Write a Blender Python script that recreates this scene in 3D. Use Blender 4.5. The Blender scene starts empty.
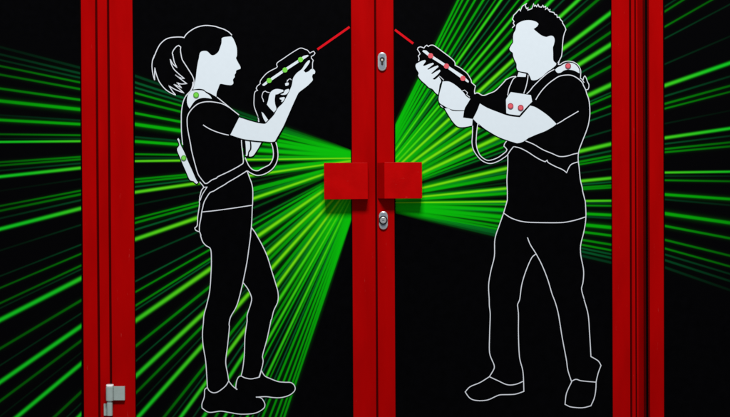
import bpy, bmesh, math
import numpy as np
from mathutils import Vector, Matrix
from mathutils.geometry import tessellate_polygon

sc = bpy.context.scene
COL = sc.collection

# ------------------------------------------------------------------ camera
# The doors are surveyed from the photograph: 730 px across = 2.92 m of door front.
W, H = 730.0, 417.0
DIST, SPAN = 6.0, 2.92
pitch, roll = math.radians(0.78), -0.0055
fwd = Vector((0, math.cos(pitch), -math.sin(pitch)))
right0 = Vector((1, 0, 0))
up0 = right0.cross(fwd)
rgt = (math.cos(roll) * right0 + math.sin(roll) * up0).normalized()
upv = rgt.cross(fwd).normalized()
cam_loc = -fwd * DIST
cam_d = bpy.data.cameras.new('camera')
cam = bpy.data.objects.new('camera', cam_d)
COL.objects.link(cam)
M3 = Matrix((rgt, upv, -fwd)).transposed()
cam.matrix_world = Matrix.Translation(cam_loc) @ M3.to_4x4()
cam_d.sensor_width = 36.0
cam_d.lens = 36.0 * DIST / SPAN
cam_d.clip_end = 200
sc.camera = cam
K = SPAN / DIST / W


def P(px, py, y=0.0):
    """survey: photograph pixel -> point on the vertical plane at depth y"""
    d = fwd + rgt * ((px - W / 2) * K) + upv * ((H / 2 - py) * K)
    t = (y - cam_loc.y) / d.y
    return cam_loc + d * t


def X(px, y=0.0, py=208.5):
    return P(px, py, y).x


def Zc(py, y=0.0, px=365):
    return P(px, py, y).z


# ------------------------------------------------------------------ materials
def s2l(c):
    c = c / 255.0
    return c / 12.92 if c <= 0.04045 else ((c + 0.055) / 1.055) ** 2.4


def rgb(r, g, b):
    return (s2l(r), s2l(g), s2l(b), 1)


def mat(name, col, rough=0.5, spec=0.3, metal=0.0, var=0.0, vscale=8.0, bump=0.0, bscale=200.0, rvar=0.0, stretch=(1, 1, 1)):
    m = bpy.data.materials.new(name)
    m.use_nodes = True
    nt = m.node_tree
    b = nt.nodes['Principled BSDF']
    b.inputs['Roughness'].default_value = rough
    b.inputs['Metallic'].default_value = metal
    b.inputs['Specular IOR Level'].default_value = spec
    b.inputs['Base Color'].default_value = col
    tc = nt.nodes.new('ShaderNodeTexCoord')
    mp = nt.nodes.new('ShaderNodeMapping')
    mp.inputs['Scale'].default_value = stretch
    nt.links.new(tc.outputs['Object'], mp.inputs['Vector'])
    if var > 0:
        n = nt.nodes.new('ShaderNodeTexNoise')
        n.inputs['Scale'].default_value = vscale
        n.inputs['Detail'].default_value = 6
        nt.links.new(mp.outputs[0], n.inputs['Vector'])
        mr = nt.nodes.new('ShaderNodeMapRange')
        mr.inputs['From Min'].default_value = 0.3
        mr.inputs['From Max'].default_value = 0.7
        mr.inputs['To Min'].default_value = 1 - var
        mr.inputs['To Max'].default_value = 1 + var
        nt.links.new(n.outputs['Fac'], mr.inputs['Value'])
        mx = nt.nodes.new('ShaderNodeVectorMath')
        mx.operation = 'SCALE'
        mx.inputs[0].default_value = col[:3]
        nt.links.new(mr.outputs[0], mx.inputs['Scale'])
        nt.links.new(mx.outputs[0], b.inputs['Base Color'])
        if rvar > 0:
            mr2 = nt.nodes.new('ShaderNodeMapRange')
            mr2.inputs['To Min'].default_value = rough - rvar
            mr2.inputs['To Max'].default_value = rough + rvar
            nt.links.new(n.outputs['Fac'], mr2.inputs['Value'])
            nt.links.new(mr2.outputs[0], b.inputs['Roughness'])
    if bump > 0:
        n2 = nt.nodes.new('ShaderNodeTexNoise')
        n2.inputs['Scale'].default_value = bscale
        n2.inputs['Detail'].default_value = 4
        nt.links.new(mp.outputs[0], n2.inputs['Vector'])
        bp = nt.nodes.new('ShaderNodeBump')
        bp.inputs['Strength'].default_value = bump
        bp.inputs['Distance'].default_value = 0.001
        nt.links.new(n2.outputs['Fac'], bp.inputs['Height'])
        nt.links.new(bp.outputs[0], b.inputs['Normal'])
    return m


M_RED = mat('red_powder_coat', (0.340, 0.0005, 0.0007, 1), 0.36, 0.02, var=0.10, vscale=5.0, bump=0.25, bscale=420, rvar=0.08, stretch=(3, 3, 0.7))
M_HAND = mat('red_handle_paint', (0.41, 0.0007, 0.0009, 1), 0.30, 0.05, var=0.10, vscale=14.0, bump=0.3, bscale=160, rvar=0.08)


def scuffs(m, amount, scale, dirs=(1.0, 1.0, 9.0)):
    """thin pale scratches rubbed into the paint"""
    nt = m.node_tree
    b = nt.nodes['Principled BSDF']
    src = b.inputs['Base Color'].links[0].from_socket
    tc = nt.nodes.new('ShaderNodeTexCoord')
    mp = nt.nodes.new('ShaderNodeMapping')
    mp.inputs['Rotation'].default_value = (0, math.radians(28), 0)
    mp.inputs['Scale'].default_value = dirs
    nt.links.new(tc.outputs['Object'], mp.inputs['Vector'])
    n = nt.nodes.new('ShaderNodeTexNoise')
    n.inputs['Scale'].default_value = scale
    n.inputs['Detail'].default_value = 8
    n.inputs['Roughness'].default_value = 0.7
    nt.links.new(mp.outputs[0], n.inputs['Vector'])
    mr = nt.nodes.new('ShaderNodeMapRange')
    mr.inputs['From Min'].default_value = 0.66
    mr.inputs['From Max'].default_value = 0.74
    mr.inputs['To Max'].default_value = amount
    nt.links.new(n.outputs['Fac'], mr.inputs['Value'])
    mx = nt.nodes.new('ShaderNodeMixRGB')
    mx.inputs['Color2'].default_value = (0.55, 0.16, 0.14, 1)
    nt.links.new(mr.outputs[0], mx.inputs['Fac'])
    nt.links.new(src, mx.inputs['Color1'])
    nt.links.new(mx.outputs[0], b.inputs['Base Color'])


scuffs(M_HAND, 0.35, 22, (1.0, 1.0, 7.0))
scuffs(M_RED, 0.16, 16, (5.0, 1.0, 0.7))
M_SEAL = mat('black_rubber_seal', (0.0030, 0.0008, 0.0008, 1), 0.6, 0.02, var=0.2)
M_GROOVE_SHADE = mat('painted_groove_shade', (0.060, 0.0004, 0.0006, 1), 0.6, 0.01, var=0.1)  # dark red that paints the shade inside the grooves
M_BLACK = mat('black_film', (0.0010, 0.0010, 0.0014, 1), 0.30, 0.02, var=0.25, vscale=30)
M_WHITE = mat('white_print', rgb(207, 217, 225), 0.6, 0.04, var=0.012, vscale=60)
M_LINE = mat('pale_grey_print', rgb(208, 212, 220), 0.6, 0.04)
M_GDOT = mat('green_dot_print', rgb(112, 205, 72), 0.5, 0.03)
M_GRING = mat('dark_green_print', rgb(84, 150, 62), 0.5, 0.03)
M_RDOT = mat('pink_dot_print', rgb(212, 92, 102), 0.5, 0.03, var=0.15, vscale=900)
M_RRING = mat('dull_red_print', rgb(150, 58, 72), 0.5, 0.03, var=0.2, vscale=900)
M_RBEAM = mat('red_beam_print', rgb(200, 14, 26), 0.5, 0.03)
M_GREY = mat('grey_powder_coat', rgb(150, 163, 160), 0.32, 0.5, var=0.05, vscale=60, bump=0.15, bscale=500)
M_STEEL = mat('brushed_steel', (0.46, 0.48, 0.50, 1), 0.30, 0.5, metal=0.6, var=0.06, vscale=120, rvar=0.05)
M_HINGE_LIT = mat('painted_hinge_highlight', (0.85, 0.84, 0.83, 1), 0.3, 0.5, var=0.03)  # pale colour paints the light on the hinge's top end
M_BLUE = mat('blued_steel', (0.30, 0.35, 0.42, 1), 0.26, 0.6, metal=0.5, var=0.1, vscale=90)
M_DARKM = mat('dark_key_slot', (0.012, 0.011, 0.012, 1), 0.5, 0.3)
M_BRASS = mat('worn_nickel', (0.75, 0.66, 0.58, 1), 0.3, 0.5, metal=0.5)


def laser_material():
    m = bpy.data.materials.new('green_laser_print')
    m.use_nodes = True
    nt = m.node_tree
    b = nt.nodes['Principled BSDF']
    a = nt.nodes.new('ShaderNodeAttribute')
    a.attribute_name = 'ink'
    nt.links.new(a.outputs['Color'], b.inputs['Base Color'])
    b.inputs['Roughness'].default_value = 0.30
    b.inputs['Specular IOR Level'].default_value = 0.02
    return m


M_LASER = laser_material()


# ------------------------------------------------------------------ object helpers
def link(name, bm, mats, parent=None, smooth=False):
    me = bpy.data.meshes.new(name)
    bm.to_mesh(me)
    bm.free()
    for m in (mats if isinstance(mats, (list, tuple)) else [mats]):
        me.materials.append(m)
    if smooth:
        for p in me.polygons:
            p.use_smooth = True
    o = bpy.data.objects.new(name, me)
    COL.objects.link(o)
    if parent:
        o.parent = parent
        base = Vector((0, 0, 0))
        q = parent
        while q:
            base += q.location
            q = q.parent
        o.location = -base + Vector((0, 0, 0))
        # geometry is authored in world space; keep it there
        me.transform(Matrix.Translation(-base))
        o.location = (0, 0, 0)
    return o


def thing(name, label, cat, loc, group=None):
    o = bpy.data.objects.new(name, None)
    o.empty_display_size = 0.05
    COL.objects.link(o)
    o.location = loc
    o['label'] = label
    o['category'] = cat
    o['kind'] = 'thing'
    if group:
        o['group'] = group
    return o


def add_box(bm, x0, x1, y0, y1, z0, z1, bev=0.0, mi=0, seg=2):
    vs = [bm.verts.new(c) for c in ((x0, y0, z0), (x1, y0, z0), (x1, y1, z0), (x0, y1, z0), (x0, y0, z1), (x1, y0, z1), (x1, y1, z1), (x0, y1, z1))]
    fs = [bm.faces.new([vs[i] for i in f]) for f in ((0, 1, 5, 4), (1, 2, 6, 5), (2, 3, 7, 6), (3, 0, 4, 7), (4, 5, 6, 7), (3, 2, 1, 0))]
    for f in fs:
        f.material_index = mi
    if bev > 0:
        es = list({e for f in fs for e in f.edges})
        r = bmesh.ops.bevel(bm, geom=es, offset=bev, segments=seg, profile=0.6, affect='EDGES')
        for f in r['faces']:
            f.material_index = mi
    return fs


def add_prism(bm, pts, y0, y1, mi=0, bev=0.0):
    """pts: (x,z) outline counter-clockwise seen from the front (-y); y0 front, y1 back"""
    a = [bm.verts.new((p[0], y0, p[1])) for p in pts]
    b = [bm.verts.new((p[0], y1, p[1])) for p in pts]
    n = len(pts)
    f = [bm.faces.new(a)]
    f.append(bm.faces.new(b[::-1]))
    for i in range(n):
        f.append(bm.faces.new((a[i], b[i], b[(i + 1) % n], a[(i + 1) % n])))
    for q in f:
        q.material_index = mi
    if bev > 0:
        r = bmesh.ops.bevel(bm, geom=list(f[0].edges), offset=bev, segments=2, profile=0.5, affect='EDGES')
        for q in r['faces']:
            q.material_index = mi


def box_obj(name, m, parent, *a, bev=0.0):
    bm = bmesh.new()
    add_box(bm, *a, bev=bev)
    bmesh.ops.recalc_face_normals(bm, faces=bm.faces)
    return link(name, bm, m, parent)


def F(x0, y0, s, pts):
    return [(x0 + a / s, y0 + b / s) for a, b in pts]


Sz = 730 / 70.0


def catmull(pts, closed=False, n=5):
    """smooth a traced line; a point given as (x, y, 0) stays a hard corner"""
    N = len(pts)
    if N < 3:
        return [(p[0], p[1]) for p in pts]
    out = []
    rng = range(N if closed else N - 1)

    def sharp(i):
        i0, i1, i2 = pts[(i - 1) % N], pts[i % N], pts[(i + 1) % N]
        if not closed and (i <= 0 or i >= N - 1):
            return True
        v1 = (i1[0] - i0[0], i1[1] - i0[1])
        v2 = (i2[0] - i1[0], i2[1] - i1[1])
        l = math.hypot(*v1) * math.hypot(*v2)
        return l < 1e-9 or (v1[0] * v2[0] + v1[1] * v2[1]) / l < 0.62

    for i in rng:
        p1, p2 = pts[i % N], pts[(i + 1) % N]
        p0 = pts[(i - 1) % N] if (closed or i > 0) else p1
        p3 = pts[(i + 2) % N] if (closed or i < N - 2) else p2
        if sharp(i):
            p0 = p1
        if sharp((i + 1) % N if closed else i + 1):
            p3 = p2
        d = math.hypot(p2[0] - p1[0], p2[1] - p1[1])
        k = max(1, min(n, int(d / 0.6)))
        for j in range(k):
            t = j / k
            m1 = ((p2[0] - p0[0]) / 2, (p2[1] - p0[1]) / 2)
            m2 = ((p3[0] - p1[0]) / 2, (p3[1] - p1[1]) / 2)
            # limit tangents by the chord so short segments do not overshoot
            for m_ in (0,):
                l1 = math.hypot(*m1) or 1
                l2 = math.hypot(*m2) or 1
                m1 = (m1[0] * min(1, d * 1.1 / l1), m1[1] * min(1, d * 1.1 / l1))
                m2 = (m2[0] * min(1, d * 1.1 / l2), m2[1] * min(1, d * 1.1 / l2))
            h00 = 2 * t**3 - 3 * t**2 + 1
            h10 = t**3 - 2 * t**2 + t
            h01 = -2 * t**3 + 3 * t**2
            h11 = t**3 - t**2
            out.append(tuple(h00 * p1[q] + h10 * m1[q] + h01 * p2[q] + h11 * m2[q] for q in (0, 1)))
    if not closed:
        out.append((pts[-1][0], pts[-1][1]))
    return out


# The printed people: each layer of ink sits a hair in front of the one below.
INK0 = -0.0006


class Decal:
    """collects ink shapes (traced outlines) sorted into named parts"""

    def __init__(self):
        self.g = {}
        self.step = {'k': 0, 'w': 0, 'l': 0, 'd': 0}
        self.mats = [M_BLACK, M_WHITE, M_LINE, M_GDOT, M_GRING, M_RDOT, M_RRING]

    def bm(self, g):
        if g not in self.g:
            self.g[g] = bmesh.new()
        return self.g[g]

    def depth(self, layer):
        base = {'k': -0.0010, 'w': -0.0030, 'l': -0.0042, 'd': -0.0075}[layer]
        y = base - self.step[layer] * 0.00005
        self.step[layer] += 1
        return y

    def poly(self, g, pts, mi=0, layer='k', smooth=True):
        bm = self.bm(g)
        p = catmull(pts, True, 4) if smooth else pts
        # drop doubled points
        q = []
        for a in p:
            if not q or math.hypot(a[0] - q[-1][0], a[1] - q[-1][1]) > 0.02:
                q.append(a)
        if math.hypot(q[0][0] - q[-1][0], q[0][1] - q[-1][1]) < 0.02:
            q.pop()
        y = self.depth(layer)
        vs = [P(a[0], a[1], y) for a in q]
        tris = tessellate_polygon([[Vector((v.x, v.z, 0)) for v in vs]])
        bv = [bm.verts.new(v) for v in vs]
        for t in tris:
            a, b, c = (bv[i] for i in t)
            n = (b.co - a.co).cross(c.co - a.co)
            if n.length < 1e-12:
                continue
            try:
                f = bm.faces.new((a, b, c) if n.y < 0 else (a, c, b))
                f.material_index = mi
            except ValueError:
                pass

    def white(self, g, pts, smooth=True):
        self.line(g, pts, 2.0, mi=0, closed=True, smooth=smooth, layer='k')
        self.poly(g, pts, 1, 'w', smooth)

    def line(self, g, pts, w=1.15, mi=2, closed=False, smooth=True, layer='l', taper=False):
        bm = self.bm(g)
        p = catmull(pts, closed, 6) if smooth else [(a[0], a[1]) for a in pts]
        q = []
        for a in p:
            if not q or math.hypot(a[0] - q[-1][0], a[1] - q[-1][1]) > 0.12:
                q.append(a)
        y = self.depth(layer)
        n = len(q)
        L, R = [], []
        for i in range(n):
            a = q[i - 1] if (i > 0 or closed) else q[i]
            b = q[i]
            c = q[(i + 1) % n] if (i < n - 1 or closed) else q[i]
            d1 = Vector((b[0] - a[0], b[1] - a[1]))
            d2 = Vector((c[0] - b[0], c[1] - b[1]))
            if d1.length < 1e-9:
                d1 = d2.copy()
            if d2.length < 1e-9:
                d2 = d1.copy()
            d1.normalize()
            d2.normalize()
            n1 = Vector((-d1.y, d1.x))
            n2 = Vector((-d2.y, d2.x))
            m = n1 + n2
            if m.length < 0.35:
                m = n1
                k = 1
            else:
                m.normalize()
                k = min(1.7, 1 / max(0.3, m.dot(n1)))
            ww = w * (0.40 if mi == 2 else 0.5) * k
            if taper and (i < 2 or i > n - 3):
                ww *= 0.5
            L.append(bm.verts.new(P(b[0] + m.x * ww, b[1] + m.y * ww, y)))
            R.append(bm.verts.new(P(b[0] - m.x * ww, b[1] - m.y * ww, y)))
        for i in range(n if closed else n - 1):
            j = (i + 1) % n
            vs = (L[i], L[j], R[j], R[i])
            nn = (vs[1].co - vs[0].co).cross(vs[3].co - vs[0].co)
            try:
                f = bm.faces.new(vs if nn.y < 0 else vs[::-1])
                f.material_index = mi
            except ValueError:
                pass

    def dot(self, g, c, r, fill, ring=None):
        def circ(rr):
            return [(c[0] + rr * math.cos(a * math.pi / 12), c[1] + rr * math.sin(a * math.pi / 12)) for a in range(24)]
        if ring is not None:
            self.poly(g, circ(r), ring, 'd', False)
            self.poly(g, circ(r * 0.70), fill, 'd', False)
        else:
            self.poly(g, circ(r), fill, 'd', False)

    def build(self, name, parent, main, label):
        root = link(name, self.g.pop(main), self.mats, parent)
        root['label'] = label
        for k, b in self.g.items():
            link(k.split('#')[0], b, self.mats, root)
        return root


# ------------------------------------------------------------------ laser fan artwork
# slope of every printed beam (down per unit away from the source) and its kind
def sl(y135):
    return (y135 - 158.0) / 235.0


RAYS = [(sl(76), 'v', 3.0), (sl(82.5), 'd', 2.6), (sl(87.6), 'd', 2.2), (sl(93), 'm', 2.2), (sl(100.7), 'm', 2.4), (sl(113.2), 'g', 2.6), (sl(124.3), 'G', 3.4),
        (sl(137), 'v', 2.2), (sl(141.4), 'G', 2.8), (sl(154.2), 'm', 2.0), (sl(158), 'v', 1.8), (sl(161.1), 'Y', 2.2),
        (sl(179.3), 'm', 2.2), (sl(182.2), 'm', 2.2), (sl(186.8), 'd', 2.0), (sl(192.2), 'Y', 3.0), (sl(205), 'w', 2.0),
        (sl(218.5), 'm', 2.0), (sl(222.8), 'm', 2.4), (sl(229.6), 'd', 2.2), (sl(239.2), 'Y', 3.6), (sl(258.4), 'v', 2.0),
        (sl(281.4), 'd', 1.8), (sl(292), 'm', 2.0), (sl(305.7), 'm', 2.2), (sl(310.1), 'd', 1.8), (sl(320.7), 'Y', 4.2),
        (sl(346.3), 'm', 2.8), (sl(361.4), 'd', 1.8), (sl(376.3), 'Y', 4.0), (sl(393.3), 'm', 2.8), (sl(407), 'v', 1.8),
        (1.115, 'Y', 3.8), (1.255, 'm', 3.0), (1.311, 'd', 1.8), (1.365, 'Y', 3.4), (1.463, 'd', 2.0), (1.551, 'y', 3.2),
        (1.671, 'm', 2.6), (1.774, 'y', 2.6), (1.871, 'g', 1.8), (1.985, 'd', 1.8), (2.10, 'y', 2.4), (2.19, 'm', 1.6), (2.30, 'd', 1.6),
        (2.40, 'g', 2.4), (2.57, 'g', 2.2), (2.73, 'g', 2.2), (2.88, 'g', 2.0), (3.00, 'g', 2.4)]
KIND = {'w': 0.010, 'v': 0.028, 'd': 0.062, 'm': 0.22, 'g': 0.34, 'G': 0.50, 'Y': 0.50, 'y': 0.5}


def fan_print(parent, origin, k, side, rect, name='laser_beams'):
    """side -1: the beams run left/down from the source; +1: the same art turned upside down"""
    ox, oy = origin
    x0, x1, y0, y1 = rect
    a0 = math.atan(sl(58) * k)
    a1 = math.atan(3.35 * k)
    NA = 1500
    NR = 22
    ang = np.linspace(a0, a1, NA)
    dx = -np.cos(ang) if side < 0 else np.cos(ang)
    dy = np.sin(ang) if side < 0 else -np.sin(ang)
    # slab clipping to the panel rectangle
    with np.errstate(divide='ignore'):
        tx0, tx1 = (x0 - ox) / dx, (x1 - ox) / dx
        ty0, ty1 = (y0 - oy) / dy, (y1 - oy) / dy
    tn = np.maximum(np.minimum(tx0, tx1), np.minimum(ty0, ty1))
    tf = np.minimum(np.maximum(tx0, tx1), np.maximum(ty0, ty1))
    tn = np.maximum(tn, 1.0)
    ok = tf > tn + 0.5
    tf = np.where(ok, tf, tn + 0.5)
    u = np.linspace(0, 1, NR + 1)
    T = tn[:, None] + (tf - tn)[:, None] * u[None, :]
    PX = ox + dx[:, None] * T
    PY = oy + dy[:, None] * T
    g = np.zeros_like(PX)
    teal = np.zeros_like(PX)
    yw = np.zeros_like(PX)
    yr = np.zeros_like(PX)
    near = np.clip((210 - T) / 150, 0, 1)
    fade = 1.0 - 0.50 * np.clip((T - 240) / 110, 0, 1)
    for s, kd, w in RAYS:
        aa = math.atan(s * k)
        rx = -math.cos(aa) if side < 0 else math.cos(aa)
        ry = math.sin(aa) if side < 0 else -math.sin(aa)
        d = np.abs((PX - ox) * ry - (PY - oy) * rx)
        hw = w * 0.5
        prof = np.exp(-(d / (hw * (0.86 + 0.14 * near))) ** 4) + (0.06 + 0.08 * near) * np.exp(-(d / (hw * 1.9)) ** 2)
        I = KIND[kd]
        if kd in 'GYy':
            prof_w = np.exp(-(d / (hw * (1.40 + 0.25 * near))) ** 4)
            g += 0.30 * prof_w * (0.16 + 1.0 * near) * fade
            if kd in 'Yy':
                core = np.exp(-(d / (hw * (0.88 - 0.32 * near))) ** 2.6)
                yw = np.maximum(yw, core * (1.0 if kd == 'Y' else 0.85))
                yr = np.maximum(yr, core * (1.0 if kd == 'Y' else 0.30))
            else:
                g += I * prof * fade
        else:
            ip = I * (1 + 0.9 * near)
            g += ip * prof * (fade ** (2.4 if kd in 'dvw' else 1.6))
            if kd in 'dvw':
                teal = np.maximum(teal, prof)
    gs = 0.50 * (1 - np.exp(-g / 0.42))
    # a beam of plain ink: green, dim ones slightly teal, the strong ones yellow-green near the source
    R = 0.004 * gs
    B = gs * (0.004 + 0.30 * teal * (1 - near) * np.exp(-g * 4))
    far = np.clip((T - 130) / 200, 0, 1)
    yR = 0.165 * (1 - far) ** 1.2 + 0.006
    yG = 0.68 - 0.19 * far
    yB = 0.004 + 0.010 * far
    R = R * (1 - yw) + yR * yr
    G = gs * (1 - yw) + yG * yw
    B = B * (1 - yw) + yB * yw
    # thin ink edges at the two borders of the fan fade into the black film
    e = np.clip((ang - a0) / 0.02, 0, 1) * np.clip((a1 - ang) / 0.012, 0, 1)
    R, G, B = (c * e[:, None] for c in (R, G, B))
    R, G, B = R + 0.0010, G + 0.0010, B + 0.0014
    verts, faces, cols = [], [], []
    idx = -np.ones((NA, NR + 1), int)
    yy = INK0
    for i in range(NA):
        if not ok[i]:
            continue
        for j in range(NR + 1):
            idx[i, j] = len(verts)
            v = P(PX[i, j], PY[i, j], yy)
            verts.append(v)
            cols.append((R[i, j], G[i, j], B[i, j], 1))
    for i in range(NA - 1):
        if not (ok[i] and ok[i + 1]):
            continue
        for j in range(NR):
            a, b, c, d = idx[i, j], idx[i + 1, j], idx[i + 1, j + 1], idx[i, j + 1]
            faces.append((int(a), int(b), int(c), int(d)) if side < 0 else (int(a), int(b), int(c), int(d)))
    base = Vector((0, 0, 0))
    q = parent
    while q:
        base += q.location
        q = q.parent
    me = bpy.data.meshes.new(name)
    me.from_pydata([v - base for v in verts], [], faces)
    at = me.color_attributes.new('ink', 'FLOAT_COLOR', 'POINT')
    at.data.foreach_set('color', np.array(cols, dtype=np.float32).ravel())
    me.materials.append(M_LASER)
    o = bpy.data.objects.new(name, me)
    COL.objects.link(o)
    o.parent = parent
    return o


# ------------------------------------------------------------------ frames and leaves
YS = -0.014      # front of the red aluminium profiles
YB = 0.045       # back of the profiles
ZT, ZB = 1.16, -1.02
RAIL = 0.11


def bar(name, parent, px0, px1, yf=YS, z0=ZB, z1=ZT, m=M_RED, bev=0.0016, yb=YB):
    return box_obj(name, m, parent, X(px0, yf), X(px1, yf), yf, yb, z0, z1, bev=bev)


def panel(parent, px0, px1, lab=None, z0=ZB + RAIL, z1=ZT - RAIL):
    o = box_obj('glass_panel', M_BLACK, parent, X(px0) - 0.004, X(px1) + 0.004, 0.0, 0.026, z0 - 0.006, z1 + 0.006)
    if lab:
        o['label'] = lab
    return o


def gasket(parent, px0, px1):
    bm = bmesh.new()
    a, b = X(px0), X(px1)
    w = 0.0045
    z0, z1 = ZB + RAIL, ZT - RAIL
    add_box(bm, a, a + w, -0.006, 0.001, z0, z1, 0.0012)
    add_box(bm, b - w, b, -0.006, 0.001, z0, z1, 0.0012)
    add_box(bm, a + w, b - w, -0.006, 0.001, z0, z0 + w, 0.0012)
    add_box(bm, a + w, b - w, -0.006, 0.001, z1 - w, z1, 0.0012)
    bmesh.ops.recalc_face_normals(bm, faces=bm.faces)
    return link('glazing_gasket', bm, M_SEAL, parent)


def rails(parent, pa, pb, yf=YS):
    box_obj('top_rail', M_RED, parent, X(pa, yf), X(pb, yf), yf, YB, ZT - RAIL, ZT, bev=0.0014)
    box_obj('bottom_rail', M_RED, parent, X(pa, yf), X(pb, yf), yf, YB, ZB, ZB + RAIL, bev=0.0014)


# left side light -------------------------------------------------------
LX = -46.0      # outer edge beyond the picture
side_l = thing('side_window', 'black side panel left of the doors, green beams filling it down to the bottom', 'side panel',
               (X(20), 0, ZB), 'fixed side panels beside the doors')
bar('stile', side_l, 82.4, 96.5)
bar('stile', side_l, LX - 22, LX)
rails(side_l, LX + 0.05, 82.35)
pl = panel(side_l, LX, 82.4)
gasket(side_l, LX, 82.5)
fan_print(pl, (353, 138.5), 0.743, -1, (LX + 2, 81.4, -20, 452))

# right side light
RX = 776.0
side_r = thing('side_window', 'black side panel right of the doors, thin green beams above an empty lower part', 'side panel',
               (X(720), 0, ZB), 'fixed side panels beside the doors')
bar('stile', side_r, 649.6, 663.6)
bar('stile', side_r, RX, RX + 22)
rails(side_r, 663.65, RX - 0.05)
pr = panel(side_r, 663.6, RX)
gasket(side_r, 663.5, RX)
fan_print(pr, (403, 176), 1.0, 1, (664.6, RX - 2, -40, 452))

# fixed frame between and around
fr = thing('door_surround', 'red metal posts with dark painted groove shade on both sides of the double doors', 'door frame', (0, 0, ZB))
bar('frame_post', fr, 98.8, 108.4, yf=YS + 0.007)
bm = bmesh.new()
_x0, _x1, _x2 = X(636.6, YS), X(638.0, YS), X(644.9, YS)
_pr = [(_x0, YS + 0.002), (_x1, YS + 0.002), (_x2, YS + 0.034), (_x2, YB - 0.006), (_x0, YB - 0.006)]
_lo = [bm.verts.new((a, b, ZB + 0.002)) for a, b in _pr]
_hi = [bm.verts.new((a, b, ZT - 0.002)) for a, b in _pr]
bm.faces.new(_lo)
bm.faces.new(_hi[::-1])
for i in range(5):
    bm.faces.new((_lo[i], _lo[(i + 1) % 5], _hi[(i + 1) % 5], _hi[i]))
bmesh.ops.recalc_face_normals(bm, faces=bm.faces)
bmesh.ops.bevel(bm, geom=[e for e in bm.edges if abs(e.verts[0].co.z - e.verts[1].co.z) > 1], offset=0.001, segments=2, affect='EDGES')
link('frame_post', bm, M_RED, fr)
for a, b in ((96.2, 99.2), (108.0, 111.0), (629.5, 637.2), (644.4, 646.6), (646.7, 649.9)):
    box_obj('groove_shade_strip', M_SEAL if a > 646 else M_GROOVE_SHADE, fr, X(a), X(b), YS + (0.036 if a > 640 else 0.014), YB - 0.004, ZB + 0.002, ZT - 0.002)  # dark strips put the shade of the grooves into colour
box_obj('frame_head', M_RED, fr, X(LX - 22), X(RX + 22), YS - 0.004, YB + 0.01, ZT + 0.004, ZT + 0.07, bev=0.002)
box_obj('threshold', M_STEEL, fr, X(LX - 22), X(RX + 22), YS - 0.006, YB + 0.01, ZB - 0.02, ZB - 0.004, bev=0.002)

# left door leaf
door_l = thing('door', 'left red framed door printed with a ponytailed woman, grey hinge at its lower left', 'door',
               (X(110.6), 0, ZB), 'pair of printed double doors')
bar('hinge_stile', door_l, 110.7, 133.8)
bar('lock_stile', door_l, 352.2, 375.2)
rails(door_l, 133.85, 352.15)
dl = panel(door_l, 133.8, 352.2)
gasket(door_l, 133.7, 352.3)
fan_print(dl, (370.5, 158), 1.0, -1, (134.9, 351.2, -20, 452))

# right door leaf
door_r = thing('door', 'right red framed door printed with a short-haired man, two oval locks on its edge', 'door',
               (X(629), 0, ZB), 'pair of printed double doors')
bar('hinge_stile', door_r, 612.3, 629.8)
bar('overlap_strip', door_r, 631.7, 635.1, yf=YS + 0.004, bev=0.0012)
bar('lock_stile', door_r, 377.2, 394.4)
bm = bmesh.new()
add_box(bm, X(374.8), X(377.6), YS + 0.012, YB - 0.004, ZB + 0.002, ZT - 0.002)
link('meeting_gap_shade', bm, M_GROOVE_SHADE, door_r)  # strip painting the shade in the gap between the leaves
rails(door_r, 394.45, 612.25)
dr = panel(door_r, 394.4, 612.3)
gasket(door_r, 394.3, 612.4)
fan_print(dr, (358.0, 203), 0.675, 1, (395.4, 611.3, -40, 452))


# ------------------------------------------------------------------ push handles
def handle(parent, px0, px1, py0, py1, slant):
    yf = YS - 0.058
    a, b = X(px0, yf), X(px1, yf)
    z1, z0 = Zc(py0, yf), Zc(py1, yf)
    bm = bmesh.new()
    # folded steel box: the side next to the meeting stiles may slope back to its foot
    xa = X(slant, YS) if slant else a
    yb = YS - 0.0005
    yp = -0.012          # underside over the glass, standing clear of it
    foot = X(393.5, YS) if slant else X(353.2, YS)
    if slant:
        prof = [(a, yf), (b, yf), (b, yp), (foot, yp), (foot, yb), (xa, yb)]
    else:
        prof = [(a, yf), (b, yf), (b, yb), (foot, yb), (foot, yp), (a, yp)]
    lo = [bm.verts.new((p[0], p[1], z0)) for p in prof]
    hi = [bm.verts.new((p[0], p[1], z1)) for p in prof]
    n = len(prof)
    bm.faces.new(lo)
    bm.faces.new(hi[::-1])
    for i in range(n):
        bm.faces.new((lo[i], lo[(i + 1) % n], hi[(i + 1) % n], hi[i]))
    bmesh.ops.recalc_face_normals(bm, faces=bm.faces)
    bmesh.ops.bevel(bm, geom=list(bm.edges), offset=0.0016, segments=3, profile=0.5, affect='EDGES')
    o = link('push_handle', bm, M_HAND, parent, smooth=False)
    return o


handle(door_l, 324.2, 368.0, 162.6, 199.2, None)
h = handle(door_r, 384.6, 422.2, 162.4, 198.8, 377.6)
h['label'] = 'boxy red push handle with a dark slanting side'


# ------------------------------------------------------------------ locks
def stadium(cx, cz, w, h, n=14):
    r = w / 2
    out = []
    for i in range(n + 1):
        a = math.pi * i / n
        out.append((cx - r * math.cos(a) * -1, cz + (h / 2 - r) + r * math.sin(a)))
    for i in range(n + 1):
        a = math.pi * i / n
        out.append((cx - r * math.cos(a), cz - (h / 2 - r) - r * math.sin(a)))
    return out


def ring_disc(bm, cx, cz, r, y0, y1, mi=0, bev=0.0):
    add_prism(bm, [(cx + r * math.cos(t * math.pi / 16), cz + r * math.sin(t * math.pi / 16)) for t in range(32)], y0, y1, mi, bev)


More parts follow.
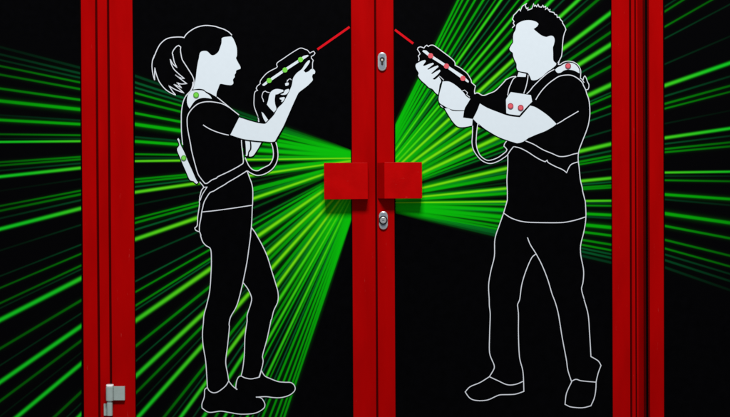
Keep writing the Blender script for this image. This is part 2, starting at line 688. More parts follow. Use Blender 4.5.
def lock(parent, cxp, y0p, y1p, wpx, turn):
    yf = YS - 0.011
    pc = P(cxp, (y0p + y1p) / 2, yf)
    w = wpx * 0.004
    hh = (y1p - y0p) * 0.004
    bm = bmesh.new()
    add_prism(bm, stadium(pc.x, pc.z, w, hh), yf, YS - 0.0004, 0, 0.0035)
    bmesh.ops.recalc_face_normals(bm, faces=bm.faces)
    o = link('lock_escutcheon', bm, M_STEEL, parent, smooth=False)
    bm = bmesh.new()
    add_prism(bm, stadium(pc.x, pc.z, w * 0.62, hh * 0.84), yf - 0.0008, yf + 0.001, 0, 0.0006)
    bmesh.ops.recalc_face_normals(bm, faces=bm.faces)
    link('face_plate', bm, M_BLUE, o)
    yf -= 0.0009
    bm = bmesh.new()
    if turn:
        cz = P(cxp, 220.2, yf).z
        ring_disc(bm, pc.x - 0.001, cz, 0.0176, yf - 0.0006, yf + 0.002, 1)
        ring_disc(bm, pc.x - 0.001, cz, 0.0130, yf - 0.014, yf + 0.001, 0, 0.002)
        add_box(bm, pc.x - 0.0055, pc.x + 0.0035, yf - 0.0146, yf - 0.0138, cz - 0.0010, cz + 0.0010, 0, 1)
        nm, ms = 'thumb_turn', [M_STEEL, M_DARKM]
    else:
        cz = P(cxp, 60.0, yf).z
        ring_disc(bm, pc.x, cz + 0.002, 0.0098, yf - 0.0006, yf + 0.002, 0)
        add_prism(bm, stadium(pc.x, cz - 0.010, 0.0085, 0.022), yf - 0.0005, yf + 0.002, 1)
        ring_disc(bm, pc.x - 0.0005, cz - 0.001, 0.0046, yf - 0.0035, yf - 0.0004, 2, 0.001)
        add_box(bm, pc.x - 0.0013, pc.x + 0.0004, yf - 0.0040, yf - 0.0034, cz - 0.0055, cz + 0.0015, 0, 0)
        nm, ms = 'key_cylinder', [M_DARKM, M_DARKM, M_BRASS]
    bmesh.ops.recalc_face_normals(bm, faces=bm.faces)
    link(nm, bm, ms, o)
    return o


lock(door_r, 382.2, 52.2, 70.8, 8.6, False)['label'] = 'upper oval silver lock plate with a keyhole'
lock(door_r, 383.4, 211.2, 229.6, 8.6, True)['label'] = 'lower oval silver lock plate with a round cylinder'

# ------------------------------------------------------------------ hinge
yh = YS - 0.034
bm = bmesh.new()
a = P(113.2, 386.6, YS - 0.018)
b = P(124.7, 400.4, YS - 0.018)
add_box(bm, a.x - 0.004, b.x, YS - 0.018, YS - 0.0005, b.z, a.z, 0.0015)
bmesh.ops.recalc_face_normals(bm, faces=bm.faces)
hinge = link('hinge', bm, M_GREY, door_l)
hinge['label'] = 'grey metal hinge at the lower left of the left door'


def knuckle(name, pxa, pxb, pya, pyb, yf, m, cap=0.003):
    a = P(pxa, pya, yf)
    b = P(pxb, pyb, yf)
    bm = bmesh.new()
    w = b.x - a.x
    cx = (a.x + b.x) / 2
    n = 20
    prof = [(cx + w / 2 * math.copysign(abs(math.cos(t)) ** 0.7, math.cos(t)), yf + w * 0.52 * (1 - math.copysign(abs(math.sin(t)) ** 0.7, math.sin(t)))) for t in [2 * math.pi * i / n for i in range(n)]]
    lo = [bm.verts.new((p[0], p[1], b.z)) for p in prof]
    hi = [bm.verts.new((p[0], p[1], a.z)) for p in prof]
    bm.faces.new(lo)
    bm.faces.new(hi[::-1])
    for i in range(n):
        bm.faces.new((lo[i], lo[(i + 1) % n], hi[(i + 1) % n], hi[i]))
    bmesh.ops.recalc_face_normals(bm, faces=bm.faces)
    es = [e for e in bm.edges if abs(e.verts[0].co.z - e.verts[1].co.z) < 1e-6]
    bmesh.ops.bevel(bm, geom=es, offset=cap, segments=3, profile=0.5, affect='EDGES')
    return link(name, bm, m, hinge)


knuckle('upper_knuckle', 105.3, 113.2, 386.8, 401.6, yh - 0.006, M_GREY, 0.0045)
knuckle('hinge_highlight_cap', 105.5, 113.0, 384.9, 387.2, yh - 0.0062, M_HINGE_LIT, 0.003)  # piece added as a painted highlight on top of the knuckle
knuckle('lower_knuckle', 106.4, 112.2, 402.6, 416.2, yh - 0.001, M_GREY, 0.002)
knuckle('hinge_pin', 107.2, 111.6, 401.2, 403.2, yh + 0.002, M_STEEL, 0.0005)
box_obj('frame_plate', M_GREY, hinge, X(103.9, YS, 408), X(107.5, YS, 408), YS - 0.004, YS + 0.0025, P(105, 415.6, YS).z, P(105, 403.6, YS).z, bev=0.001)

# ------------------------------------------------------------------ printed woman
w = Decal()
Z = lambda x0, y0, pts: F(x0, y0, Sz, pts)
hair_top = Z(145, 20, [(80, 417), (100, 370), (125, 310), (160, 250), (210, 205), (260, 185), (320, 178), (380, 178), (408, 184), (430, 150), (470, 115), (530, 80), (590, 62), (650, 57), (730, 66)]) \
    + Z(185, 25, [(350, 26), (400, 42), (440, 62), (465, 80), (490, 106)])
tail_left = Z(145, 55, [(85, 40), (73, 100), (75, 150), (85, 210), (102, 266), (100, 200), (103, 128), (110, 170), (125, 220), (150, 280), (200, 345), (250, 385), (300, 410), (322, 418)])
zig = Z(145, 55, [(318, 414), (285, 375), (250, 322), (320, 362), (405, 396), (355, 350), (300, 305), (340, 322), (380, 342), (355, 310), (330, 285), (375, 302), (435, 298), (395, 268), (315, 206), (360, 235), (410, 245), (350, 195), (300, 145), (275, 95), (262, 42), (290, 92), (332, 130), (305, 70), (292, 10), (287, -8)])
tail_in = Z(145, 20, [(292, 365), (285, 345), (300, 310), (330, 275), (352, 266), (372, 282), (370, 320), (383, 395)]) + Z(145, 55, [(395, 60), (440, 130), (490, 210), (510, 262), (505, 320), (480, 370), (440, 412)])
w.poly('hair', hair_top + Z(185, 25, [(485, 140), (430, 240), (300, 380), (150, 417)]) + Z(185, 60, [(120, 250), (80, 315)]) + Z(145, 55, [(440, 412), (400, 405), (322, 418), (250, 385), (200, 345), (150, 280), (125, 220), (102, 266), (85, 210), (75, 150), (73, 100)]))
w.line('hair', hair_top + [] , 1.2)
w.line('hair', Z(145, 55, [(80, 48), (92, 20), (98, 0)])[::-1] + tail_left[1:], 1.15)
w.line('hair', zig, 1.15)
w.line('hair', tail_in, 1.15)
# face and neck
w.white('printed_person', Z(185, 25, [(485, 118), (505, 145), (525, 190), (540, 240), (543, 290), (540, 325), (532, 345), (548, 380), (565, 412)])
        + Z(185, 60, [(560, 35), (580, 75), (578, 92), (545, 103), (533, 112), (530, 135), (517, 155), (520, 175), (500, 205), (505, 235), (500, 250), (480, 262), (430, 258), (375, 248), (362, 255), (345, 300), (330, 340), (327, 385), (270, 352), (215, 325), (195, 308), (150, 300), (115, 303), (85, 308), (100, 245), (112, 190), (122, 100), (135, 20)])
        + Z(185, 25, [(145, 345), (150, 310), (160, 285), (185, 271), (225, 272), (250, 290), (270, 310), (292, 316), (320, 305), (350, 275), (365, 235), (380, 190), (382, 140), (400, 128), (440, 122)]))
# torso fill
torso = [(216, 96.3), (227, 105.5), (239, 115.2), (236, 123), (230.3, 134.9), (241.3, 138), (241.9, 150), (243.2, 162.5), (247.2, 170.8), (249.5, 177.5), (251.8, 184), (252.8, 192), (252.5, 205), (251.8, 219), (251.4, 227.5),
         (225, 232), (200.5, 234), (199, 231.8), (195.6, 230.2), (194.8, 228), (197.1, 225.4), (197.7, 217), (199.1, 207), (200.1, 195.7), (203.9, 187.2), (198, 180.5), (190.5, 165), (184, 150), (181.6, 135), (181.3, 117), (183.4, 101), (186.3, 95.3), (190, 91), (205, 88)]
w.poly('vest', torso)
back = Z(170, 80, [(238, 20), (235, 60), (215, 110), (170, 160), (140, 220), (125, 290), (118, 360)]) + Z(170, 110, [(118, 90), (118, 180), (122, 260), (132, 362)])
w.line('vest', back)
w.line('vest', Z(170, 80, [(490, 178), (560, 235), (640, 302), (720, 365)]))
w.line('vest', Z(170, 80, [(630, 292), (550, 250), (490, 235), (420, 226), (350, 230), (290, 250), (240, 290), (200, 340), (183, 380)]) + Z(170, 110, [(180, 80), (178, 110), (182, 180), (195, 260), (215, 360)])
       + Z(170, 140, [(225, 110), (255, 230), (290, 350)]) + Z(190, 165, [(110, 135), (155, 192), (180, 190), (230, 155), (275, 137), (290, 122), (380, 80), (450, 45), (525, 2)]) + Z(225, 140, [(190, 235), (185, 150), (175, 60), (172, -5)]))
w.line('vest', Z(190, 200, [(98, 325), (100, 260), (115, 180), (122, 125), (135, 70)]) + Z(190, 165, [(140, 410), (155, 370), (205, 292), (250, 270), (290, 245), (360, 205), (400, 178), (500, 120), (595, 60)]))
w.line('vest', Z(190, 165, [(595, 60), (620, 130), (645, 200), (655, 280), (652, 417)]) + Z(190, 200, [(650, 60), (645, 200), (640, 285)]))
w.line('vest', Z(190, 165, [(100, 175), (130, 210), (145, 232), (120, 265), (105, 320), (98, 380)]) + Z(190, 200, [(100, 40), (95, 80), (80, 180), (75, 265), (50, 292), (60, 315), (95, 332)]))
w.line('vest', Z(190, 165, [(145, 232), (178, 230), (150, 272), (125, 315), (106, 370)]), 1.0)
w.line('printed_person', Z(170, 110, [(345, 155), (400, 190), (470, 222), (550, 248), (612, 262)]), 1.1)
# shoulder pad and back pack
w.white('shoulder_sensor', Z(170, 80, [(210, 118), (250, 107), (300, 106), (345, 111), (375, 133), (410, 157), (430, 180), (436, 196), (400, 190), (360, 186), (320, 190), (280, 205), (250, 230), (225, 265), (205, 298), (185, 265), (177, 230), (180, 180), (195, 140)]))
w.dot('shoulder_sensor', (196.1, 94.9), 2.9, 3, 4)
w.white('back_pack', [(179.6, 141.9), (181, 145.7), (184.4, 152.5), (187.7, 160.6), (191.6, 169.2), (196.2, 179.6), (198.2, 182.5), (196.7, 183.8), (194.6, 182.5), (193.6, 181.2), (189.8, 179.8), (185.8, 171), (182.5, 163.5), (179.6, 156.3), (177.6, 151.6), (177.2, 148.6), (179.3, 145.3), (178.6, 142), (177.2, 139.2), (178.4, 138.1), (179.6, 140.2)])
w.dot('back_pack', (183.7, 157.9), 2.7, 3, 4)
# trousers
w.line('trousers', Z(190, 200, [(125, 125), (250, 112), (450, 85), (645, 55)]), 1.1)
T2 = lambda pts: F(195, 235, 4.633, pts)
T3 = lambda pts: F(195, 320, 4.299, pts)
backleg = Z(190, 200, [(98, 325), (115, 370)]) + T2([(25, 0), (35, 30), (50, 48), (72, 65), (76, 120), (74, 180), (68, 260), (55, 320), (42, 370)]) + T3([(36, 10), (32, 60), (35, 110), (45, 170), (50, 230), (53, 290)])
hem = T3([(53, 290), (62, 305), (80, 313), (100, 308), (130, 285), (145, 262)])
front_in = T3([(145, 262), (140, 230), (132, 180), (140, 110), (148, 30)]) + T2([(158, 412), (165, 380), (190, 335), (205, 290), (222, 220)])
rear_back = T2([(222, 220), (245, 250), (262, 290), (258, 320), (242, 370)]) + T3([(224, 5), (215, 70), (212, 150), (205, 210), (198, 242)])
rear_front = Z(190, 200, [(640, 285), (680, 340)]) + T2([(285, 0), (310, 45), (335, 100), (355, 165), (375, 230), (385, 270), (383, 310), (365, 350), (355, 390)]) + T3([(327, 0), (310, 80), (290, 155), (293, 178), (285, 215), (275, 245)])
divider = Z(190, 200, [(640, 285), (632, 350)]) + T2([(258, 0), (250, 60), (240, 130), (222, 220)])
w.poly('trousers', [(200, 219), (251.8, 219), (251.4, 227.5)] + divider[1:] + front_in[::-1][1:] + hem[::-1][1:] + backleg[::-1][1:-1])
w.poly('trousers', [(251.4, 227.5)] + rear_front[1:] + Z(235, 360, [(255, 178), (210, 190), (160, 197), (100, 185), (65, 168)]) + rear_back[::-1][1:] + divider[::-1][1:-1])
for L in (backleg, hem, front_in, rear_back, rear_front, divider):
    w.line('trousers', L, 1.15)
S5 = lambda pts: Z(235, 360, pts)
shoe_f = T3([(53, 290), (42, 300), (40, 330), (30, 360), (30, 378), (60, 397), (110, 392), (150, 398), (200, 405), (260, 400), (295, 380), (300, 360), (285, 336), (262, 331)])
w.poly('shoe', shoe_f + T3([(230, 320), (190, 305), (182, 298), (165, 290), (145, 262), (130, 285), (100, 308), (80, 313), (62, 305)]))
w.line('shoe', shoe_f, 1.15)
w.line('shoe', T3([(145, 262), (162, 284), (182, 299)]), 1.15)
rs = S5([(20, 308), (8, 298), (10, 260), (20, 210), (40, 175), (65, 168), (100, 185), (160, 197), (210, 190), (255, 178), (275, 110)])
rs2 = S5([(275, 108), (310, 165), (370, 195), (450, 225), (520, 232), (580, 235), (615, 260), (628, 300), (610, 335), (560, 370), (480, 392), (400, 392), (320, 382), (218, 388)])
w.poly('shoe#2', rs + rs2[1:] + S5([(100, 360)]))
w.line('shoe#2', rs, 1.15)
w.line('shoe#2', rs2, 1.15)
# blaster: fill, outline
gun_fill = Z(250, 45, [(100, 440), (108, 375), (140, 330), (180, 290), (230, 260), (275, 238), (285, 225), (278, 200), (290, 180), (350, 140), (430, 85), (515, 35), (545, 33), (575, 45), (600, 55), (625, 85), (645, 72), (665, 65), (678, 85), (665, 105), (640, 118), (640, 135), (660, 160), (652, 190), (652, 250), (600, 330)]) + \
    Z(250, 80, [(440, 60), (300, 300), (205, 410), (130, 417), (88, 395), (75, 360), (55, 310), (42, 260), (42, 200), (45, 150), (55, 120), (78, 108), (65, 90), (75, 65)])
w.poly('blaster', gun_fill)
w.poly('blaster', Z(225, 105, [(305, 0), (320, 50), (340, 110), (350, 185), (400, 195), (455, 160), (560, 20), (500, -40)]))
w.line('blaster', Z(250, 45, [(652, 250), (652, 190), (660, 160), (640, 135), (640, 118), (665, 105), (678, 85), (665, 65), (645, 72), (625, 85), (600, 55), (575, 45), (545, 33), (515, 35), (430, 85), (350, 140), (290, 180), (278, 200), (285, 225), (275, 238), (230, 260), (180, 290), (140, 330), (108, 375), (105, 410)])
       + Z(250, 80, [(110, 35), (75, 65), (65, 90), (78, 108), (55, 120), (45, 150), (42, 200), (42, 260), (55, 310), (75, 360), (88, 395)]) + Z(225, 105, [(340, 110), (352, 158)]), 1.0)
w.line('blaster', Z(250, 80, [(205, 132), (175, 125), (160, 115), (140, 125), (128, 150), (125, 180), (135, 200), (142, 228)]), 0.9)
w.line('blaster', Z(250, 45, [(385, 385), (400, 360), (420, 352), (432, 365)]), 0.8)
w.white('blaster', Z(250, 45, [(128, 412), (185, 365), (350, 252), (510, 148), (560, 112), (600, 104), (614, 112), (575, 140), (530, 168), (375, 270), (210, 382), (150, 425), (135, 425)]), False)
for c in ((200, 370), (365, 260), (527, 152)):
    w.dot('blaster', Z(250, 45, [c])[0], 2.55, 3)
# far hand behind the grip
PP = 'printed_person'
w.white(PP, Z(250, 80, [(175, 255), (190, 210), (200, 160), (220, 120), (255, 98), (290, 93), (345, 103), (350, 118), (320, 132), (290, 147), (265, 152), (258, 200), (262, 250), (275, 300), (250, 338), (210, 298)]))
w.white(PP, Z(250, 80, [(365, 105), (402, 92), (408, 108), (392, 138), (370, 152), (335, 155), (318, 148), (350, 135)]))
w.white(PP, Z(250, 80, [(310, 185), (355, 178), (365, 185), (350, 215), (332, 232), (325, 220), (335, 208), (310, 200)]))
w.white(PP, Z(250, 80, [(365, 38), (385, 25), (405, 30), (402, 50), (385, 60), (370, 60)]))
w.white(PP, Z(250, 80, [(384, 0), (402, -2), (399, 10), (388, 12)]))
w.white(PP, Z(225, 105, [(380, 72), (400, 85), (450, 155), (425, 180), (405, 150), (390, 110)]))
w.white(PP, Z(225, 105, [(343, 158), (352, 152), (360, 172), (346, 178)]))
# near arm and hand
arm = Z(225, 105, [(148, 128), (200, 145), (280, 170), (350, 188), (400, 196), (425, 192), (455, 163), (510, 103)]) + Z(250, 80, [(290, 293), (340, 243), (377, 183), (412, 113), (434, 60), (445, 5)]) \
    + Z(250, 45, [(442, 375), (455, 335), (490, 290), (540, 250), (580, 190), (610, 160), (625, 160), (620, 185), (590, 230), (558, 268), (580, 287), (610, 275), (640, 250), (665, 252), (680, 275), (675, 300), (655, 305), (648, 330), (655, 365), (630, 395)]) \
    + Z(250, 80, [(600, 60), (515, 125), (500, 145), (460, 230), (420, 320)]) + Z(225, 105, [(690, 40), (650, 130), (610, 220), (560, 310), (520, 380), (480, 385), (400, 378), (300, 370), (180, 352), (55, 312)])
w.white(PP, arm)
# thin black edge under the arm
w.line(PP, Z(225, 105, [(55, 320), (180, 360), (300, 378), (400, 386), (480, 393), (524, 388), (570, 314), (618, 225), (658, 135)]), 0.8, mi=0)
w.line(PP, Z(225, 105, [(148, 120), (200, 137), (280, 162), (350, 180)]), 0.8, mi=0)
# tagger cable and the small device under the elbow
w.poly('cable', Z(225, 140, [(232, 322), (270, 345), (330, 368), (390, 362), (450, 335), (500, 295), (535, 240), (552, 170), (545, 80), (530, 5), (478, 5), (498, 80), (505, 150), (495, 205), (465, 255), (420, 280), (380, 300), (340, 320), (290, 310), (250, 270), (225, 220), (210, 185), (190, 235)]))
w.line('cable', Z(225, 140, [(210, 182), (225, 220), (250, 270), (290, 310), (340, 320), (380, 300), (420, 280), (465, 255), (495, 205), (505, 150), (498, 80), (482, 32)]))
w.line('cable', Z(225, 140, [(234, 322), (270, 345), (330, 368), (390, 362), (450, 335), (500, 295), (535, 240), (552, 170), (545, 80), (530, 22)]))
w.poly(PP, Z(225, 140, [(165, -10), (395, 0), (400, 20), (358, 90), (305, 170), (265, 186), (212, 182), (190, 100)]))
w.white(PP, Z(225, 140, [(210, 2), (254, 6), (260, 30), (260, 92), (243, 120), (238, 148), (230, 168), (215, 165), (219, 140), (216, 60)]))
w.white(PP, Z(225, 140, [(270, 12), (380, 22), (350, 80), (298, 158), (270, 172), (250, 170), (254, 132), (274, 100), (276, 50)]))
wr = w.build('printed_person', door_l, PP, 'printed woman with a ponytail raising a laser blaster')

# ------------------------------------------------------------------ printed man
m = Decal()
G38 = lambda pts: Z(410, 38, pts)
G72 = lambda pts: Z(410, 72, pts)
G60 = lambda pts: Z(440, 60, pts)
gun = G38([(90, 240), (95, 212), (86, 188), (105, 165), (95, 145), (78, 120), (85, 100), (110, 92), (145, 105), (160, 85), (175, 75), (190, 88), (215, 75), (245, 76), (290, 105), (350, 150), (410, 195), (450, 230), (468, 255), (470, 285), (520, 310), (560, 340), (600, 375)]) \
    + G60([(325, 210), (330, 235), (370, 270), (360, 320), (362, 355)])
shoulder_l = G60([(362, 355), (375, 345), (400, 345), (450, 370), (510, 350), (570, 325), (620, 280), (680, 215)]) + Z(465, 70, [(420, 105), (480, 75), (530, 65)])
arc = Z(495, 70, [(425, 310), (455, 260), (500, 200), (560, 140), (620, 95)]) + Z(535, 50, [(250, 275), (310, 262), (370, 262), (420, 280), (470, 315), (500, 350)]) + Z(540, 80, [(450, 50), (475, 100), (490, 150), (505, 190), (515, 240), (520, 320), (518, 380)]) + F(490, 130, 6.618, [(652, -40), (640, 0), (625, 40)])
B7 = lambda pts: F(490, 130, 6.618, pts)
B8 = lambda pts: F(480, 190, 3.475, pts)
B9 = lambda pts: F(460, 297, 3.475, pts)
side_r_line = B7([(625, 40), (605, 90), (588, 140), (583, 190), (590, 250), (598, 330), (610, 380)]) + B8([(357, 5), (366, 40), (368, 93), (362, 140), (350, 190), (350, 225), (360, 280), (358, 320), (353, 345), (362, 380)]) + B9([(430, 5), (445, 60), (450, 120), (455, 207), (480, 222), (490, 238), (480, 265), (473, 295)])
side_l_line = B7([(118, 165), (117, 250), (112, 330)]) + B8([(95, 5), (95, 35), (82, 80), (68, 120), (52, 170), (50, 230), (38, 280), (30, 330), (32, 380)]) + B9([(102, 30), (105, 60), (103, 130), (103, 195), (118, 235), (118, 250), (102, 277)])
# fills: gun, body, trousers
m.poly('blaster', gun + G72([(640, 300), (560, 280), (340, 100), (300, 60), (150, -20), (90, -60)]))
m.poly('vest', shoulder_l + [(520, 76), (545, 66), (559, 62)] + Z(535, 50, [(265, 148), (290, 130), (330, 116), (380, 118), (420, 133), (455, 163), (477, 210), (477, 260), (474, 295), (490, 312), (508, 280), (520, 268), (534, 290), (547, 330), (562, 360), (562, 400)]) + arc[-8:-1]
       + side_r_line[:9] + F(480, 190, 3.475, [(368, 93), (364, 130)]) + B8([(285, 113), (200, 113), (82, 80)]) + side_l_line[:6][::-1] + Z(460, 140, [(470, 150), (488, 10)]) + [(500, 135), (480, 128), (470, 122), (462, 119), (463, 112), (470, 97)])
m.poly('trousers', B8([(84, 72), (110, 84), (200, 96), (285, 96), (366, 80)]) + B8([(368, 93)]) + side_r_line[11:] + B9([(388, 295), (375, 255), (370, 220), (355, 140), (342, 60)]) + B8([(265, 395), (250, 360), (235, 310), (215, 260), (195, 222), (180, 235), (160, 280), (145, 330), (138, 380)]) + B9([(203, 60), (203, 130), (207, 210), (218, 255), (221, 295), (160, 300), (102, 277)]) + side_l_line[5:][::-1][1:])
for L in (shoulder_l, arc):
    m.line('vest', L, 1.15)
m.line('trousers', side_r_line[8:], 1.15)
m.line('trousers', side_l_line[4:], 1.15)
m.line('vest', side_r_line[:9], 1.15)
m.line('vest', side_l_line[:5], 1.15)
m.line('trousers', B8([(82, 80), (110, 98), (150, 110), (200, 113), (285, 113), (330, 105), (368, 93)]), 1.15)
m.line('trousers', B8([(165, 165), (175, 190), (195, 222), (215, 260), (235, 310), (250, 360), (262, 392)]) + B9([(342, 60), (355, 140), (370, 220), (375, 255), (388, 295)]), 1.15)
m.line('trousers', B8([(195, 222), (180, 235), (160, 280), (145, 330), (138, 380), (132, 394)]) + B9([(200, 28), (203, 60), (203, 130), (207, 210), (218, 255), (221, 295)]), 1.15)
sh1 = B9([(102, 277), (70, 297), (35, 312), (18, 330), (35, 352), (60, 360), (95, 358), (125, 345), (140, 340), (190, 338), (222, 328), (221, 295)])
m.poly('shoe', sh1 + B9([(195, 303), (165, 305), (130, 290)]))
m.line('shoe', sh1, 1.15)
m.line('shoe', B9([(102, 277), (130, 290), (165, 305), (195, 303), (221, 292)]), 1.15)
sh2 = B9([(388, 295), (370, 335), (365, 373), (385, 382), (425, 385), (455, 378), (467, 350), (472, 320), (473, 295)])
m.poly('shoe#2', sh2 + B9([(420, 291), (403, 286)]))
m.line('shoe#2', sh2, 1.15)
m.line('shoe#2', B9([(388, 293), (403, 286), (420, 291), (473, 296)]), 1.15)
# belt of the vest
m.line('vest', B7([(235, 72), (290, 95), (350, 130), (410, 155), (460, 175), (510, 172), (550, 160), (587, 152)]), 1.1)
m.line('vest', B7([(160, 110), (200, 120), (250, 145), (300, 178), (340, 200), (365, 210), (378, 200), (385, 215), (430, 240), (480, 262), (507, 282), (535, 230), (587, 210)]), 1.1)
m.line('printed_person', Z(500, 100, [(595, 250), (660, 212)]) + Z(540, 80, [(245, 417), (330, 367), (402, 325)]), 1.1)
# hair
mh = Z(505, 0, [(75, 290), (100, 265), (85, 240), (95, 225), (78, 200), (85, 180), (90, 160), (115, 135), (150, 95), (160, 115), (180, 65), (225, 35), (210, 60), (225, 90), (240, 80), (238, 105), (262, 97), (280, 90), (298, 38), (305, 65), (320, 55), (330, 70), (345, 45), (355, 70), (380, 75), (395, 55), (405, 75), (425, 65), (420, 100), (440, 80), (455, 105), (470, 98), (465, 120), (490, 125), (510, 130), (520, 150), (540, 155), (545, 180), (570, 180), (575, 200), (600, 225), (600, 240), (625, 280), (635, 310), (620, 345), (610, 380)]) \
    + Z(505, 35, [(605, 50), (600, 100), (595, 180), (590, 220), (565, 270), (550, 293)])
m.poly('hair', mh + Z(505, 35, [(535, 315), (430, 340), (420, 100), (300, -60), (120, -60), (95, -40)]), smooth=False)
m.line('hair', mh, 1.1, smooth=False)
face = Z(505, 0, [(120, 260), (140, 240), (185, 218), (240, 210), (290, 215), (330, 230), (350, 250), (335, 275), (298, 303), (340, 338), (380, 368), (430, 385), (460, 375), (490, 373), (510, 388)]) \
    + Z(505, 35, [(518, 55), (510, 100), (500, 130), (502, 190), (505, 265), (535, 295), (530, 315), (490, 350), (440, 385)]) \
    + Z(495, 70, [(500, 62), (470, 82), (440, 100), (400, 108), (378, 102), (358, 55), (335, 28), (245, 10)]) \
    + Z(505, 35, [(122, 345), (120, 300), (100, 260), (85, 215), (80, 185), (55, 165), (48, 140), (70, 100), (85, 75), (84, 30)]) + Z(505, 0, [(90, 350), (110, 310)])
m.poly('hair', Z(505, 35, [(400, -20), (530, -20), (610, 20), (600, 100), (590, 220), (560, 280), (545, 320), (500, 300), (480, 130)]), smooth=False)
m.poly(PP, Z(495, 70, [(220, 60), (245, 5), (345, 30), (390, 112), (450, 105), (640, -20), (600, 60), (300, 250), (180, 200)]))
m.white(PP, face)
m.white(PP, Z(495, 70, [(246, 22), (325, 40), (320, 72), (231, 70)]), False)
# vest straps and pads
m.line('vest', Z(495, 70, [(222, 68), (190, 95), (165, 145), (145, 195), (132, 265)]), 1.1)
m.line('vest', Z(495, 70, [(345, 50), (340, 100), (325, 170), (300, 245)]), 1.1)
m.line('vest', Z(535, 50, [(200, 202), (130, 242), (60, 302)]) + Z(495, 70, [(460, 110), (400, 170), (365, 215), (330, 250)]), 1.1)
m.white('shoulder_sensor', Z(535, 50, [(210, 205), (230, 185), (270, 165), (310, 142), (350, 132), (400, 139), (440, 168), (460, 205), (466, 243), (455, 240), (430, 225), (390, 210), (340, 205), (300, 215), (270, 235), (240, 240), (220, 225)]))
m.line('shoulder_sensor', Z(535, 50, [(252, 118), (243, 150), (265, 148), (290, 130), (330, 117), (380, 119), (420, 134), (455, 164), (476, 210), (476, 260), (473, 295), (490, 305), (512, 340)]), 1.0)
m.line('shoulder_sensor', Z(535, 50, [(502, 312), (508, 285), (520, 270), (534, 292), (547, 330), (562, 360), (560, 395)]) + Z(540, 80, [(498, 100), (480, 102)]), 1.0)
m.dot('shoulder_sensor', (568.1, 65.8), 2.9, 5, 6)
m.white('chest_sensor', Z(495, 70, [(165, 230), (375, 262), (388, 330)]) + Z(500, 100, [(302, 50), (222, 135), (203, 160), (180, 160), (100, 148), (66, 138), (62, 0)]) + Z(495, 70, [(118, 300), (140, 265)]), False)
m.dot('chest_sensor', Z(500, 100, [(110, 62)])[0], 2.9, 5, 6)
m.dot('chest_sensor', Z(500, 100, [(216, 80)])[0], 2.9, 5, 6)
# arms and hands
m.white(PP, Z(430, 95, [(448, 248), (490, 165), (520, 88), (600, 135), (730, 186)]) + Z(500, 100, [(60, 156), (130, 172), (207, 180), (230, 155), (315, 58), (370, 75), (450, 125), (520, 180), (590, 250), (550, 280), (470, 325), (380, 360), (300, 395)])
        + Z(460, 120, [(730, 175), (660, 225), (600, 242), (560, 232), (490, 210), (400, 175), (320, 130), (250, 85), (190, 35)]) + Z(430, 95, [(520, 322)]))
m.white(PP, G38([(58, 290), (65, 270), (90, 255), (130, 235), (160, 230), (165, 245), (135, 285), (150, 290), (200, 270), (240, 258), (250, 270), (180, 325), (190, 330), (250, 300), (290, 285), (298, 300), (220, 370), (230, 375), (280, 345), (310, 330), (318, 345), (285, 385)])
        + G72([(235, 73), (260, 78), (300, 45), (325, 95), (310, 130), (302, 185), (293, 236), (265, 215), (235, 178), (200, 163), (160, 125), (115, 85), (85, 40)]) + G38([(90, 365), (65, 320)]))
m.white(PP, G72([(340, 98), (400, 98), (450, 120), (510, 165), (560, 215), (590, 255), (630, 280), (600, 330), (575, 370), (565, 400), (460, 396), (400, 378), (350, 350), (312, 325), (299, 290), (303, 245), (316, 190), (330, 140)]))
m.white(PP, Z(430, 95, [(152, 140), (190, 140), (240, 166), (355, 168), (345, 235), (445, 250), (440, 318), (350, 335), (290, 328), (240, 280), (200, 220)]))
m.white(PP, Z(430, 95, [(103, 102), (118, 108), (142, 136), (118, 122)]))
m.poly(PP, Z(430, 95, [(85, 80), (160, 100), (230, 150), (430, 170), (440, 10), (540, 60), (520, 120), (450, 250), (450, 330), (280, 338), (150, 150), (100, 100)]))
m.line('blaster', gun, 1.05)
m.line('blaster', G72([(303, 40), (328, 60), (352, 86)]), 0.8)
m.line('blaster', G72([(545, 195), (570, 188), (600, 215), (592, 236), (622, 262)]), 0.8)
m.white('blaster', G38([(128, 138), (140, 126), (170, 130), (215, 170), (385, 280), (552, 388)]) + G72([(615, 96), (608, 112), (545, 75)]) + G38([(370, 303), (205, 198), (160, 165)]), False)
for c in ((215, 185), (380, 293)):
    m.dot('blaster', G38([c])[0], 2.6, 5)
m.dot('blaster', G72([(552, 66)])[0], 2.6, 5)
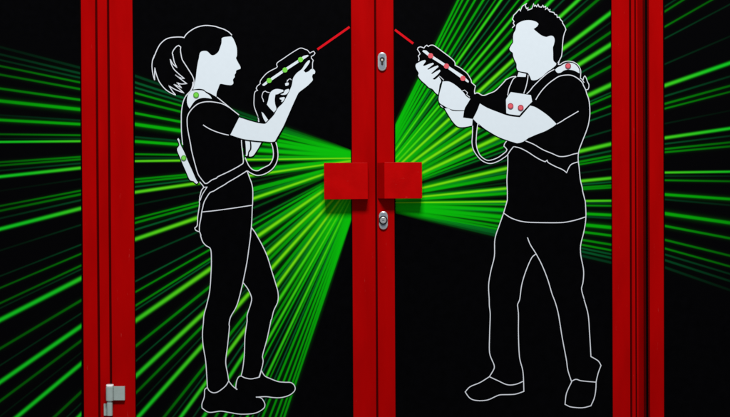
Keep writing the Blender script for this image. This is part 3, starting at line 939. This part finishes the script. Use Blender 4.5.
# cable loop
m.poly('cable', Z(460, 120, [(132, -10), (132, 60), (130, 150), (125, 235)]) + Z(460, 140, [(140, 100), (180, 165), (230, 215), (290, 242), (340, 242), (400, 220), (450, 190), (490, 160), (525, 110), (560, 65), (540, 0), (485, 8), (465, 40), (458, 65), (475, 80), (490, 100), (480, 120), (450, 145), (400, 180), (340, 205), (290, 212), (250, 195), (210, 160), (185, 110), (170, 50)]) + Z(460, 120, [(168, 220), (175, 120), (186, 25)]))
m.line('cable', Z(460, 120, [(132, 60), (130, 150), (125, 235)]) + Z(460, 140, [(140, 100), (180, 165), (230, 215), (290, 242), (340, 242), (400, 220), (450, 190), (490, 160), (525, 110), (560, 67)]), 1.1)
m.line('cable', Z(460, 120, [(186, 38), (175, 120), (168, 220)]) + Z(460, 140, [(172, 60), (185, 110), (210, 160), (250, 195), (290, 212), (340, 205), (400, 180), (450, 145), (480, 120), (490, 100), (475, 80), (458, 65), (465, 40), (485, 12)]), 1.1)
mr_ = m.build('printed_person', door_r, PP, 'printed man with spiky short hair raising a laser blaster')


# red aiming beams
def beam(parent, a, b, wd):
    d = Vector((b[0] - a[0], b[1] - a[1])).normalized()
    n = Vector((-d.y, d.x)) * wd / 2
    bm = bmesh.new()
    vs = [bm.verts.new(P(q[0], q[1], -0.0012)) for q in ((a[0] + n.x, a[1] + n.y), (b[0] + n.x, b[1] + n.y), (b[0] - n.x, b[1] - n.y), (a[0] - n.x, a[1] - n.y))]
    f = bm.faces.new(vs)
    f.normal_update()
    if f.normal.y > 0:
        f.normal_flip()
    return link('aiming_beam', bm, M_RBEAM, parent)


beam(door_l, (317.4, 49.4), (349.6, 26.9), 2.3)
beam(door_r, (394.9, 29.7), (413.2, 43.5), 2.3)

# ------------------------------------------------------------------ light
world = bpy.data.worlds.new('World')
sc.world = world
world.use_nodes = True
bg = world.node_tree.nodes['Background']
bg.inputs['Color'].default_value = (0.93, 0.97, 1.0, 1)
bg.inputs['Strength'].default_value = 0.23

ld = bpy.data.lights.new('ceiling_lamp', 'AREA')
ld.shape = 'RECTANGLE'
ld.size = 1.9
ld.size_y = 1.3
ld.energy = 535
ld.color = (1.0, 0.99, 0.97)
lo = bpy.data.objects.new('ceiling_lamp', ld)
COL.objects.link(lo)
lo.location = (0.12, -5.0, 4.7)
lo.rotation_euler = (Vector((0, 0, 0)) - lo.location).to_track_quat('-Z', 'Y').to_euler()
lo['label'] = 'ceiling lamp high in front of the doors'
lo['category'] = 'lamp'

sc.view_settings.view_transform = 'Standard'
sc.view_settings.look = 'None'
sc.view_settings.exposure = 0
sc.view_settings.gamma = 1
sc.cycles.use_denoising = True
sc.cycles.max_bounces = 6
